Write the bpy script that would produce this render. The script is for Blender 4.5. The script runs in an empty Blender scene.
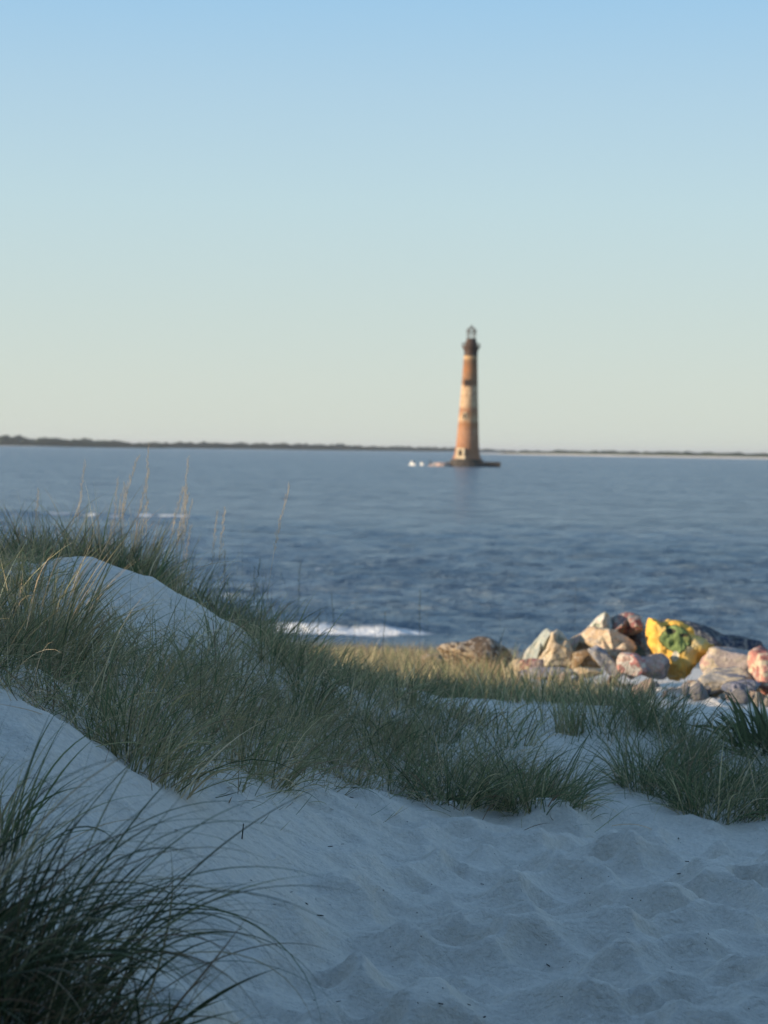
import bpy, bmesh, math, random
import numpy as np
from mathutils import Vector, Matrix, noise as mnoise
R = math.radians
random.seed(7)
rng = np.random.default_rng(11)
S = bpy.context.scene
C = S.collection

# ------------------------------------------------------------------ camera
CAM_Z = 4.2          # eye height; the sea lies at SEA_Z
SEA_Z = -1.5
HAZE = .00004
FPX = 2190.0
cam_d = bpy.data.cameras.new('camera')
cam_d.sensor_fit = 'VERTICAL'
cam_d.sensor_height = 36.0
cam_d.sensor_width = 24.0
cam_d.lens = 36.0 * FPX / 1024.0
cam_d.clip_start = 0.05
cam_d.clip_end = 120000
cam_d.dof.use_dof = True
cam_d.dof.focus_distance = 7.6
cam_d.dof.aperture_fstop = 5.3
cam_d.dof.aperture_blades = 0
cam = bpy.data.objects.new('camera', cam_d)
C.objects.link(cam)
cam.matrix_world = (Matrix.Translation((0, 0, CAM_Z)) @ Matrix.Rotation(R(90 - 1.647), 4, 'X')
                    @ Matrix.Rotation(R(0.9), 4, 'Z'))
S.camera = cam

# ------------------------------------------------------------------ light
SUN_EL, SUN_AZ = R(10.0), R(255.0)      # azimuth clockwise from +Y
sun_dir = Vector((math.sin(SUN_AZ) * math.cos(SUN_EL), math.cos(SUN_AZ) * math.cos(SUN_EL), math.sin(SUN_EL)))
world = bpy.data.worlds.new('World')
S.world = world
world.use_nodes = True
nt = world.node_tree
bg = nt.nodes['Background']
sky = nt.nodes.new('ShaderNodeTexSky')
sky.sky_type = 'NISHITA'
sky.sun_disc = False
sky.sun_elevation = SUN_EL
sky.sun_rotation = SUN_AZ
sky.altitude = 0
sky.air_density = 1.0
sky.dust_density = 0.6
sky.ozone_density = 1.5
# the haze-paled evening gradient, by height above the horizon, mixed with the physical sky
tc = nt.nodes.new('ShaderNodeTexCoord'); sp_ = nt.nodes.new('ShaderNodeSeparateXYZ'); nt.links.new(tc.outputs['Generated'], sp_.inputs[0])
rp = nt.nodes.new('ShaderNodeValToRGB'); nt.links.new(sp_.outputs[2], rp.inputs[0])
SKY = [(0.0, (.60, .655, .595)), (.03, (.58, .655, .615)), (.06, (.545, .650, .640)), (.11, (.485, .645, .70)), (.16, (.405, .595, .735)), (.205, (.315, .545, .765)), (.45, (.24, .43, .67)), (1.0, (.11, .23, .46))]
while len(rp.color_ramp.elements) < len(SKY): rp.color_ramp.elements.new(.5)
for e_, (p_, c_) in zip(rp.color_ramp.elements, SKY): e_.position = p_; e_.color = (*c_, 1)
vm = nt.nodes.new('ShaderNodeVectorMath'); vm.operation = 'SCALE'; vm.inputs['Scale'].default_value = 5.3; nt.links.new(rp.outputs[0], vm.inputs[0])
mxs = nt.nodes.new('ShaderNodeMix'); mxs.data_type = 'RGBA'; mxs.inputs[0].default_value = .92
nt.links.new(sky.outputs[0], mxs.inputs[6]); nt.links.new(vm.outputs[0], mxs.inputs[7]); nt.links.new(mxs.outputs[2], bg.inputs[0])
bg.inputs[1].default_value = 0.14
sl = bpy.data.lights.new('sun', 'SUN')
sl.energy = 5.0
sl.angle = R(0.6)
sl.color = (1.0, 0.80, 0.58)
so = bpy.data.objects.new('sun', sl)
C.objects.link(so)
so.rotation_euler = sun_dir.to_track_quat('Z', 'Y').to_euler()
S.view_settings.view_transform = 'Standard'
S.view_settings.look = 'None'
S.view_settings.gamma = 1
S.view_settings.exposure = 0.54
S.cycles.max_bounces = 6
S.cycles.diffuse_bounces = 3
S.cycles.transparent_max_bounces = 6
S.cycles.use_denoising = True

# ------------------------------------------------------------------ helpers
def tag(o, label=None, cat=None, group=None, kind=None):
    if label: o['label'] = label
    if cat: o['category'] = cat
    if group: o['group'] = group
    if kind: o['kind'] = kind
    return o

def empty(name, loc, label, cat, group=None):
    o = bpy.data.objects.new(name, None)
    o.empty_display_size = 0.1
    C.objects.link(o)
    o.location = loc
    return tag(o, label, cat, group)

def link_mesh(name, me, m, parent=None):
    o = bpy.data.objects.new(name, me)
    C.objects.link(o)
    if m: me.materials.append(m)
    if parent: o.parent = parent
    return o

def np_mesh(name, verts, quads, smooth=True):
    """verts (n,3), quads (m,4)"""
    me = bpy.data.meshes.new(name)
    verts = np.asarray(verts, dtype=np.float32); quads = np.asarray(quads, dtype=np.int32)
    me.vertices.add(len(verts)); me.vertices.foreach_set('co', verts.ravel())
    me.loops.add(quads.size); me.loops.foreach_set('vertex_index', quads.ravel())
    k = quads.shape[1]
    me.polygons.add(len(quads)); me.polygons.foreach_set('loop_start', np.arange(len(quads), dtype=np.int32) * k)
    me.update(calc_edges=True)
    if smooth: me.polygons.foreach_set('use_smooth', np.ones(len(quads), dtype=bool))
    return me

def add_color(me, name, cols):
    a = me.attributes.new(name, 'FLOAT_COLOR', 'POINT')
    c = np.ones((len(me.vertices), 4), dtype=np.float32); c[:, :3] = cols
    a.data.foreach_set('color', c.ravel())

def add_float(me, name, vals):
    a = me.attributes.new(name, 'FLOAT', 'POINT')
    a.data.foreach_set('value', np.asarray(vals, dtype=np.float32).ravel())

class Mat:
    def __init__(self, name, rough=0.9, spec=0.3):
        self.m = bpy.data.materials.new(name); self.m.use_nodes = True
        self.t = self.m.node_tree; self.b = self.t.nodes['Principled BSDF']
        self.b.inputs['Roughness'].default_value = rough
        self.b.inputs['Specular IOR Level'].default_value = spec
    def n(self, typ, **kw):
        x = self.t.nodes.new(typ)
        for k, v in kw.items():
            if k[0] == '_': x.inputs[k[1:]].default_value = v
            else: setattr(x, k, v)
        return x
    def l(self, a, b): self.t.links.new(a, b)
    def coord(self, which='Object'):
        return self.n('ShaderNodeTexCoord').outputs[which]
    def noise(self, vec, scale, detail=4, rough=0.55, dist=0.0):
        x = self.n('ShaderNodeTexNoise', _Scale=scale, _Detail=detail, _Roughness=rough, _Distortion=dist)
        self.l(vec, x.inputs['Vector']); return x.outputs['Fac']
    def ramp(self, fac, stops, interp='LINEAR'):
        x = self.n('ShaderNodeValToRGB'); x.color_ramp.interpolation = interp
        e = x.color_ramp.elements
        while len(e) < len(stops): e.new(0.5)
        for i, (p, c) in enumerate(stops):
            e[i].position = p
            e[i].color = (*c, 1) if len(c) == 3 else c
        self.l(fac, x.inputs[0]); return x.outputs[0]
    def mix(self, fac, a, b, mode='MIX'):
        x = self.n('ShaderNodeMix', data_type='RGBA', blend_type=mode)
        for s, v in ((0, fac), (6, a), (7, b)):
            if isinstance(v, (int, float)): x.inputs[s].default_value = v
            elif isinstance(v, tuple): x.inputs[s].default_value = (*v, 1)
            else: self.l(v, x.inputs[s])
        return x.outputs[2]
    def math(self, op, a, b=0.0, c=0.0):
        x = self.n('ShaderNodeMath', operation=op)
        for i, v in enumerate((a, b, c)):
            if isinstance(v, (int, float)): x.inputs[i].default_value = v
            else: self.l(v, x.inputs[i])
        return x.outputs[0]
    def bump(self, h, strength, dist, normal=None):
        x = self.n('ShaderNodeBump', _Strength=strength, _Distance=dist)
        self.l(h, x.inputs['Height'])
        if normal: self.l(normal, x.inputs['Normal'])
        return x.outputs[0]
    def base(self, c):
        if isinstance(c, tuple): self.b.inputs['Base Color'].default_value = (*c, 1)
        else: self.l(c, self.b.inputs['Base Color'])

def vnoise2(x, y, seed=0):
    """cheap smooth value noise on arrays, 0..1"""
    xi = np.floor(x).astype(np.int64); yi = np.floor(y).astype(np.int64)
    fx = x - xi; fy = y - yi
    fx = fx * fx * (3 - 2 * fx); fy = fy * fy * (3 - 2 * fy)
    def h(a, b):
        n = (a * 374761393 + b * 668265263 + seed * 1442695041) & 0xffffffff
        n = ((n ^ (n >> 13)) * 1274126177) & 0xffffffff
        return ((n ^ (n >> 16)) & 0xffff) / 65535.0
    return (h(xi, yi) * (1 - fx) + h(xi + 1, yi) * fx) * (1 - fy) + (h(xi, yi + 1) * (1 - fx) + h(xi + 1, yi + 1) * fx) * fy

def fbm2(x, y, oct=4, seed=0):
    s = 0; a = 0.5; t = 0
    for i in range(oct):
        s = s + a * vnoise2(x * 2 ** i + i * 17.3, y * 2 ** i - i * 9.1, seed + i); t += a; a *= 0.5
    return s / t

# ------------------------------------------------------------------ terrain height
# (x, y, z) in metres; the camera stands at the origin looking along +Y over a trampled path between low dunes
def cp(px, py, d):
    return ((px - 384) / FPX * d, d, CAM_Z - (py - 449 - (px - 384) * 0.0157) / FPX * d)
CPS = [cp(*a) for a in [
    (384, 1024, 5.7), (768, 1024, 5.7), (290, 1024, 5.6), (190, 1000, 5.35), (0, 1024, 4.6), (0, 880, 5.4),
    (0, 720, 6.6), (100, 760, 6.8), (100, 900, 5.8), (200, 785, 7.6), (300, 805, 8.2), (300, 900, 6.8),
    (400, 800, 8.9), (500, 818, 9.0), (600, 826, 9.0), (768, 832, 9.2), (400, 900, 7.3), (600, 920, 7.0),
    (768, 900, 7.5), (0, 600, 9.0), (60, 577, 9.9), (112, 560, 10.5), (180, 593, 10.8), (250, 642, 11.0),
    (250, 700, 9.6), (150, 670, 9.0), (50, 680, 8.0), (335, 682, 11.8), (330, 765, 9.4), (430, 698, 12.0),
    (500, 712, 11.6), (545, 755, 10.3), (600, 792, 9.7), (650, 715, 12.2), (690, 722, 11.6), (768, 724, 12.8),
    (690, 780, 10.2), (450, 745, 10.4), (400, 745, 10.3)]]
CPS += [(-4, 10.3, 3.15), (-2.6, 10.6, 3.3), (-1.95, 10.6, 3.47), (-4, 7, 3.5), (-3, 4, 3.25), (-2, 1, 2.95), (0, 1, 2.72), (2.5, 1, 2.75), (4, 4, 2.85), (4, 8, 2.75),
        (5, 11, 2.75), (-4, 13.5, 3.3), (-1.7, 13.0, 3.2), (0, 14.5, 2.5), (2, 14.5, 2.42), (4.5, 14, 2.5), (-5, 17, 2.7), (-1.5, 17, 2.2),
        (0.5, 18, 2.1), (2.5, 17.5, 2.1), (5, 18, 2.1), (-5, 22, 2.1), (0, 22, 1.82), (2, 22.5, 1.78), (4, 22, 1.78),
        (6, 22, 1.8), (-4, 28, 1.3), (1, 28, 1.25), (5, 28, 1.2), (-6, 38, .45), (1, 38, .45), (7, 38, .4),
        (-8, 52, -.55), (1, 52, -.95), (9, 52, -1.1), (-9, 66, -1.5), (1, 66, -1.8), (10, 66, -1.9),
        (-10, 80, -2.3), (0, 80, -2.3), (10, 80, -2.3), (-12, 2, 3.0), (-12, 12, 3.1), (-12, 22, 2.3), (10, 2, 2.9), (10, 12, 2.8),
        (-8, -8, 2.8), (0, -8, 2.7), (8, -8, 2.8), (14, 22, 1.9), (-16, 30, 1.3), (16, 30, 1.2)]
CPS = np.array(CPS)
def _phi(r2):
    return np.where(r2 > 1e-12, 0.5 * r2 * np.log(np.maximum(r2, 1e-12)), 0)
_n = len(CPS)
_K = _phi(((CPS[:, None, :2] - CPS[None, :, :2]) ** 2).sum(-1)) + np.eye(_n) * 0.02
_P = np.hstack([np.ones((_n, 1)), CPS[:, :2]])
_A = np.block([[_K, _P], [_P.T, np.zeros((3, 3))]])
_W = np.linalg.solve(_A, np.concatenate([CPS[:, 2], np.zeros(3)]))
def sm(a, b, x):
    t = np.clip((x - a) / (b - a), 0, 1); return t * t * (3 - 2 * t)
def height0(x, y):
    x = np.asarray(x, float); y = np.asarray(y, float)
    xs, ys = x.ravel(), y.ravel()
    z = np.full(xs.shape, _W[_n]) + _W[_n + 1] * xs + _W[_n + 2] * ys
    for i in range(_n):
        z += _W[i] * _phi((xs - CPS[i, 0]) ** 2 + (ys - CPS[i, 1]) ** 2)
    # beyond the modelled spot the ground is a plain beach profile
    prof = np.interp(ys, [-9000, -8, 12, 22, 28, 38, 52, 66, 80, 140, 90000], [2.8, 2.8, 2.8, 1.9, 1.25, .45, -.55, -1.45, -2.3, -5, -12])
    prof = prof + 0.5 * (fbm2(xs * .12, ys * .12, 3, 5) - .5) * (ys < 40)
    w = sm(9, 15, np.abs(xs)) ; w = np.maximum(w, sm(4, 8, -ys)); w = np.maximum(w, sm(70, 80, ys))
    z = z * (1 - w) + prof * w
    return z.reshape(x.shape)

# trampled hollows in the path: bowls with raised rims
feet = []
for gy_ in np.arange(3.2, 24, .19):
    for gx_ in np.arange(-3.2, 5.5, .20):
        if rng.random() < .12: continue
        feet.append((gx_ + rng.uniform(-.13, .13), gy_ + rng.uniform(-.12, .12), rng.uniform(.105, .18), rng.uniform(-.016, .014), rng.uniform(0, 6.28), rng.uniform(1.0, 1.35)))
        if rng.random() < .35:      # a heel or toe dig inside
            feet.append((gx_ + rng.uniform(-.17, .17), gy_ + rng.uniform(-.15, .15), rng.uniform(.05, .09), rng.uniform(-.02, .0), rng.uniform(0, 6.28), rng.uniform(1.0, 1.8)))
feet = np.array(feet)
def path_mask(x, y):
    # 1 on the trampled path, 0 on the smooth wind-blown dune flank
    edge = np.interp(y, [3, 5, 6, 7, 8, 9, 10], [-1.1, -.75, -.45, -.25, -.1, .05, .2])
    m = sm(-.25, .35, x - edge)
    m = m * (1 - sm(8.8, 9.6, y - .1 * np.abs(x - .5)))
    m2 = sm(12.5, 15, y) * sm(-.5, 1.0, x - .5) * .8
    return np.maximum(m, m2)
def height(x, y, fine=True):
    z = height0(x, y)
    x = np.asarray(x, float); y = np.asarray(y, float)
    if not fine: return z
    near = (1 - sm(26, 40, y)) * (1 - sm(8, 14, np.abs(x)))
    z = z + near * (.11 * (fbm2(x * 1.1, y * 1.1, 3, 3) - .5) + .05 * (fbm2(x * 4, y * 4, 3, 9) - .5))
    z = z + near * .016 * (fbm2(x * 14, y * 14, 2, 19) - .5) + near * .05 * (fbm2(x * 2.2 + y * 1.4, y * 2.6 - x, 3, 29) - .5)
    return z
def foot_field(X, Y):
    D = np.full(X.shape, .13)
    xs = X[0]; ys = Y[:, 0]
    for fx, fy, r, d, a, el in feet:
        i0, i1 = np.searchsorted(xs, [fx - r * 1.6, fx + r * 1.6]); j0, j1 = np.searchsorted(ys, [fy - r * 1.6, fy + r * 1.6])
        if i1 <= i0 or j1 <= j0: continue
        sx = X[j0:j1, i0:i1] - fx; sy = Y[j0:j1, i0:i1] - fy
        u = sx * math.cos(a) + sy * math.sin(a); v = -sx * math.sin(a) + sy * math.cos(a)
        q = ((u / el) ** 2 + v ** 2) / (r * r)
        D[j0:j1, i0:i1] = np.minimum(D[j0:j1, i0:i1], d + .088 * q)
    # slumping sand rounds the ridges a little
    for _ in range(1):
        D[1:-1, 1:-1] = (D[1:-1, 1:-1] * 6 + D[:-2, 1:-1] + D[2:, 1:-1] + D[1:-1, :-2] + D[1:-1, 2:]) / 10
    return D - .055

def axis(dense0, dense1, step, far_lo, far_hi, grow=1.12):
    a = list(np.arange(dense0, dense1 + 1e-6, step))
    s = step; v = a[-1]
    while v < far_hi: s *= grow; v += s; a.append(v)
    s = step; v = a[0]; lo = []
    while v > far_lo: s *= grow; v -= s; lo.append(v)
    return np.array(lo[::-1] + a)
gx = axis(-2.6, 3.2, .018, -4000, 4000, 1.07)
gy = axis(4.2, 11.0, .02, -3000, 6000, 1.045)
GX, GY = np.meshgrid(gx, gy)
FF = foot_field(GX, GY)
flank = .30 * (1 - sm(12, 14, GY)) * (1 - sm(3, 6, np.abs(GX))) * sm(.35, .6, fbm2(GX * .9, GY * .9, 2, 61))
GZ = height(GX, GY) + FF * np.maximum(path_mask(GX, GY), flank)
# low wind ripples on the untrodden slopes
GZ += .006 * np.sin((GX * .45 + GY) * 42 + 5 * fbm2(GX * 1.5, GY * 1.5, 3, 71)) * (1 - path_mask(GX, GY)) * (1 - sm(13, 16, GY)) * (1 - sm(3, 6, np.abs(GX))) * sm(.35, .65, fbm2(GX * .7 + 9, GY * .7, 2, 72))
nx, ny = len(gx), len(gy)
idx = np.arange(nx * ny).reshape(ny, nx)
quads = np.stack([idx[:-1, :-1], idx[:-1, 1:], idx[1:, 1:], idx[1:, :-1]], -1).reshape(-1, 4)
me = np_mesh('sand', np.stack([GX, GY, GZ], -1).reshape(-1, 3), quads)
M = Mat('pale_sand', .95, .1)
co = M.coord()
n1 = M.noise(co, 1.3, 5, .6); n2 = M.noise(co, 60, 3, .7); n3 = M.noise(co, 900, 2, .7)
c = M.ramp(n1, [(.3, (.77, .69, .59)), (.7, (.86, .78, .68))])
c = M.mix(M.ramp(n2, [(.35, (0, 0, 0)), (.75, (1, 1, 1))]), c, (.64, .585, .51))
c = M.mix(.55, c, c)
# scattered dark grains of shell and plant matter
vor = M.n('ShaderNodeTexVoronoi', _Scale=26.0, feature='F1'); M.l(co, vor.inputs['Vector'])
sp = M.math('LESS_THAN', vor.outputs['Distance'], .07)
spk = M.math('MULTIPLY', sp, M.math('GREATER_THAN', M.noise(co, 3.1, 2), .56))
c = M.mix(spk, c, (.16, .13, .10))
# wet sand by the water: darker
geo = M.n('ShaderNodeSeparateXYZ'); M.l(co, geo.inputs[0])
wet = M.ramp(M.math('ADD', M.math('MULTIPLY', geo.outputs[2], -.5), M.math('MULTIPLY', n1, .3)), [(.02, (0, 0, 0)), (.40, (1, 1, 1))])
c = M.mix(wet, c, (.36, .32, .265))
M.base(c)
b1 = M.bump(n3, .35, .004)
b2 = M.bump(M.noise(co, 42, 4, .65), .7, .02, b1)
b3 = M.bump(M.noise(co, 11, 4, .55, .6), .4, .05, b2)
M.l(b3, M.b.inputs['Normal'])
sand = link_mesh('sand', me, M.m); tag(sand, 'pale sand of dunes, trampled path and beach', None, None, 'structure')

# ------------------------------------------------------------------ sea
rows = [40.0]
while rows[-1] < 90000:
    d = rows[-1]; rows.append(d + min(max(.07, d * d / 12500 * .55), d * .06))
rows = np.array(rows)
ang = np.concatenate([np.radians(np.linspace(-80, -13, 45))[:-1], np.radians(np.linspace(-13, 13, 560)), np.radians(np.linspace(13, 80, 45))[1:]])
DD, AA = np.meshgrid(rows, ang, indexing='ij')
WX = DD * np.tan(AA); WY = DD.copy()
step = np.gradient(rows)[:, None] * np.ones_like(AA)
WZ = np.zeros_like(WX); HX = np.zeros_like(WX)
for k in range(70):
    lam = .5 * (3.6 / .5) ** rng.random()
    th = rng.normal(-1.9, .45)             # waves run towards the shore, a little from the right
    a = .0105 * lam ** .85 * rng.uniform(.5, 1.4)
    kx, ky = math.cos(th) * 2 * math.pi / lam, math.sin(th) * 2 * math.pi / lam
    ph = rng.uniform(0, 6.28)
    arg = kx * WX + ky * WY + ph
    f = np.clip((lam - 2.0 * step) / (lam * .5), 0, 1)
    WZ += a * f * (np.sin(arg) + .25 * np.sin(2 * arg + 1.2))
gust = .75 + .5 * fbm2(WX * .02, WY * .05, 3, 2)
WZ *= gust * sm(55, 85, WY) * .8 + .2
foam_glint = np.zeros_like(WX)
# a low swell breaking on the bar, left
bar = 173 + 2.2 * (fbm2(WX * .15, WX * 0, 3, 8) - .5) * 2 + .02 * WX
ext = sm(-11, -17, WX)
WZ += .38 * np.exp(-((WY - bar) / 1.5) ** 2) * ext
foam_glint += ext * np.exp(-((WY - bar + 1.2) / .8) ** 2) * (.12 + .75 * vnoise2(WX * 1.1, WY * .6, 4))
# surf at the shore
sh = 68 + 3.0 * (fbm2(WX * .22, WX * 0 + 3, 3, 18) - .5)
ext2 = sm(3.2, .6, WX)
WZ += .30 * np.exp(-((WY - sh - 1.4) / .9) ** 2) * ext2
foam_glint += ext2 * np.exp(-((WY - sh) / .8) ** 2) * (.32 + 1.1 * vnoise2(WX * 1.3, WY * 1.2, 5))
foam_glint += ext2 * .35 * np.exp(-((WY - sh + 3.5) / 1.2) ** 2) * (vnoise2(WX * 1.5, WY * 1.1, 6))
foam_glint += .42 * sm(.60, .85, fbm2(WX * .7, WY * .7, 3, 77)) * sm(.05, .14, WZ) * (WY < 500)  # glints painted as small white flecks on the wave crests
idx = np.arange(WX.size).reshape(WX.shape)
quads = np.stack([idx[:-1, :-1], idx[:-1, 1:], idx[1:, 1:], idx[1:, :-1]], -1).reshape(-1, 4)
me = np_mesh('sea', np.stack([WX, WY, WZ + SEA_Z], -1).reshape(-1, 3), quads)
add_float(me, 'foam_glint', np.clip(foam_glint, 0, 1))
M = Mat('sea_water', .2, .5)
M.b.inputs['IOR'].default_value = 1.33
co = M.coord()
mp = M.n('ShaderNodeMapping'); M.l(co, mp.inputs[0]); mp.inputs['Scale'].default_value = (.6, 1, 1); mp.inputs['Rotation'].default_value = (0, 0, .15)
w1 = M.noise(mp.outputs[0], 2.6, 5, .62)
w2 = M.noise(mp.outputs[0], .5, 4, .6)
w3 = M.noise(mp.outputs[0], .045, 3, .5)
bb = M.bump(w1, 1.0, .45)
bb = M.bump(w2, .45, .6, bb)
# chop too fine for the mesh: tilt the normal itself
def slope(scale, k, det):
    x = M.n('ShaderNodeTexNoise', _Scale=scale, _Detail=det, _Roughness=.6); M.l(mp.outputs[0], x.inputs['Vector'])
    y = M.n('ShaderNodeVectorMath', operation='SUBTRACT'); M.l(x.outputs['Color'], y.inputs[0]); y.inputs[1].default_value = (.5, .5, .5)
    z = M.n('ShaderNodeVectorMath', operation='MULTIPLY'); M.l(y.outputs[0], z.inputs[0]); z.inputs[1].default_value = (k * .7, k, 0)
    return z.outputs[0]
v0 = M.n('ShaderNodeVectorMath', operation='ADD'); M.l(slope(1.3, 2.6, 4), v0.inputs[0]); M.l(slope(.42, 2.8, 3), v0.inputs[1])
# wind waves run ashore with their steep faces towards the land
va = M.n('ShaderNodeVectorMath', operation='ADD'); M.l(v0.outputs[0], va.inputs[0]); va.inputs[1].default_value = (0, -.15, 0)
mp2 = M.n('ShaderNodeMapping'); M.l(co, mp2.inputs[0]); mp2.inputs['Scale'].default_value = (.35, 1, 1)
gs = M.math('ADD', M.math('MULTIPLY', M.ramp(M.noise(mp2.outputs[0], .085, 4, .6), [(.36, (0, 0, 0)), (.64, (1, 1, 1))]), .8), .45)
vs = M.n('ShaderNodeVectorMath', operation='SCALE'); M.l(va.outputs[0], vs.inputs[0]); M.l(gs, vs.inputs['Scale'])
vb = M.n('ShaderNodeVectorMath', operation='ADD'); M.l(vs.outputs[0], vb.inputs[0]); M.l(bb, vb.inputs[1])
vn = M.n('ShaderNodeVectorMath', operation='NORMALIZE'); M.l(vb.outputs[0], vn.inputs[0])
M.l(vn.outputs[0], M.b.inputs['Normal'])
wc = M.ramp(w3, [(.3, (.072, .118, .165)), (.7, (.112, .162, .212))])
at = M.n('ShaderNodeAttribute', attribute_name='foam_glint')
fm = M.math('MULTIPLY', at.outputs['Fac'], M.math('ADD', M.noise(co, 3.0, 3, .6), .45))
fm = M.ramp(fm, [(.28, (0, 0, 0)), (.6, (1, 1, 1))])
M.base(M.mix(fm, wc, (.80, .82, .82)))
M.l(M.math('ADD', M.math('MULTIPLY', fm, .6), .24), M.b.inputs['Roughness'])
sea = link_mesh('sea', me, M.m); tag(sea, 'rippled blue sea', None, None, 'structure')

# ------------------------------------------------------------------ far shores
def far_land(name, label, pts, kind='structure'):
    """pts: (px, distance, width inland, height) ; low sandy land"""
    V = []
    for px, d, wd, h in pts:
        x = (px - 384) / FPX
        for t, zz in ((0, -.6), (.02, h * .8), (.2, h * 1.25), (.85, h), (1, -.6)):
            dd = d + wd * t
            V.append((x * dd, dd, SEA_Z + zz))
    n = len(pts); V = np.array(V)
    i = np.arange(n * 5).reshape(n, 5)
    q = np.stack([i[:-1, :-1], i[1:, :-1], i[1:, 1:], i[:-1, 1:]], -1).reshape(-1, 4)
    return np_mesh(name, V, q)
MS = Mat('far_beach_sand', .95, .1); MS.base(MS.ramp(MS.noise(MS.coord(), .02, 4), [(.3, (.50, .45, .38)), (.7, (.62, .57, .49))]))
pl = [(-900, 4100, 900, 1.2), (-300, 4150, 900, 1.2), (0, 4200, 900, 1.2), (200, 4500, 900, 1.2), (330, 5100, 900, 1.2), (430, 6200, 900, 1), (520, 7400, 700, 1)]
o = link_mesh('far_shore', far_land('far_shore', '', pl), MS.m); tag(o, 'low land across the water, left side', None, None, 'structure')
pr = [(470, 3600, 400, .6), (505, 3500, 400, 1.5), (560, 3350, 500, 2.2), (640, 3200, 500, 2.3), (768, 3000, 500, 2.3), (1000, 2800, 500, 2.3), (1700, 2600, 500, 2.3)]
o = link_mesh('far_beach', far_land('far_beach', '', pr), MS.m); tag(o, 'pale sand spit across the water, right side', None, None, 'structure')

def treeline(name, label, pts, inland, depth, seed, wpx=1.1):
    """distant woods as a bumpy canopy body with real depth"""
    pxs = np.arange(pts[0][0], pts[-1][0], wpx)
    P = np.array([(p[0], p[1], p[2]) for p in pts])
    d = np.interp(pxs, P[:, 0], P[:, 1]) + inland; h = np.interp(pxs, P[:, 0], P[:, 2])
    rws = np.array([0, 0, .12, .3, .5, .75, 1, 1]); prof = np.array([0, .55, .85, 1, 1, .9, .6, 0])
    px2, r2 = np.meshgrid(pxs, rws, indexing='ij')
    dd = d[:, None] + r2 * depth
    x = (px2 - 384) / FPX * dd
    nz = fbm2(x * .06 + seed, dd * .03, 4, seed)
    nz2 = fbm2(x * .006 + seed, dd * .004, 2, seed + 4)
    z = SEA_Z + .6 + h[:, None] * prof[None, :] * (.30 + .85 * nz * 1.3) * (.6 + .7 * nz2)
    z[:, 0] = SEA_Z; z[:, -1] = SEA_Z
    n, k = x.shape
    i = np.arange(n * k).reshape(n, k)
    q = np.stack([i[:-1, :-1], i[1:, :-1], i[1:, 1:], i[:-1, 1:]], -1).reshape(-1, 4)
    m = Mat('far_foliage', .95, .05)
    co = m.coord()
    m.base(m.ramp(m.noise(co, .05, 5, .7), [(.3, (.022, .034, .024)), (.5, (.036, .050, .034)), (.75, (.07, .08, .052))]))
    o = link_mesh(name, np_mesh(name, np.stack([x, dd, z], -1).reshape(-1, 3), q, False), m.m)
    tag(o, label, 'trees', None, 'stuff')
treeline('far_woods', 'dark wooded shoreline along the horizon at the left', [(-900, 4100, 18), (-300, 4150, 18), (0, 4200, 17.5), (120, 4300, 16.5), (200, 4500, 16), (330, 5100, 15), (430, 6200, 13), (515, 7400, 9)], 45, 500, 3)
treeline('far_scrub', 'thin line of scrub on the far sand spit right of the lighthouse', [(498, 3500, 2), (520, 3450, 6), (560, 3350, 8), (640, 3200, 9), (768, 3000, 8.5), (1000, 2800, 9), (1700, 2600, 9)], 110, 260, 23)

# ------------------------------------------------------------------ lighthouse
LX, LY = (466.0 - 384) / FPX * 766, 766.0
MPP = 766 / FPX
def lathe(name, prof, seg=48, cap=True):
    bm = bmesh.new(); rings = []
    for r, z in prof:
        rings.append([bm.verts.new((r * math.cos(2 * math.pi * i / seg), r * math.sin(2 * math.pi * i / seg), z)) for i in range(seg)])
    for a, b in zip(rings[:-1], rings[1:]):
        for i in range(seg):
            f = bm.faces.new((a[i], a[(i + 1) % seg], b[(i + 1) % seg], b[i])); f.smooth = True
    if cap:
        bm.faces.new(rings[0][::-1]); bm.faces.new(rings[-1])
    me = bpy.data.meshes.new(name); bm.to_mesh(me); bm.free()
    return me
def sharp(me, ang=35):
    me.set_sharp_from_angle(angle=R(ang)); return me
def boxes(name, L, bev=0):
    bm = bmesh.new()
    for (cx, cy, cz, sx, sy, sz, *r) in L:
        mt = Matrix.Translation((cx, cy, cz))
        if r: mt = mt @ Matrix.Rotation(r[0], 4, 'Z')
        bmesh.ops.create_cube(bm, size=1, matrix=mt @ Matrix.Diagonal((sx, sy, sz, 1)))
    if bev: bmesh.ops.bevel(bm, geom=list(bm.edges), offset=bev, segments=1, affect='EDGES')
    me = bpy.data.meshes.new(name); bm.to_mesh(me); bm.free(); return me
def tube(bm, p0, p1, r0, r1=None, seg=8):
    p0, p1 = Vector(p0), Vector(p1); r1 = r0 if r1 is None else r1
    q = (p1 - p0).to_track_quat('Z', 'Y')
    a = [bm.verts.new(p0 + q @ Vector((r0 * math.cos(t), r0 * math.sin(t), 0))) for t in np.linspace(0, 2 * math.pi, seg, False)]
    b = [bm.verts.new(p1 + q @ Vector((r1 * math.cos(t), r1 * math.sin(t), 0))) for t in np.linspace(0, 2 * math.pi, seg, False)]
    for i in range(seg): bm.faces.new((a[i], a[(i + 1) % seg], b[(i + 1) % seg], b[i])).smooth = True
    bm.faces.new(a[::-1]); bm.faces.new(b)
def bm_obj(name, bm, m, parent=None):
    me = bpy.data.meshes.new(name); bm.to_mesh(me); bm.free()
    return link_mesh(name, me, m, parent)

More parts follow.
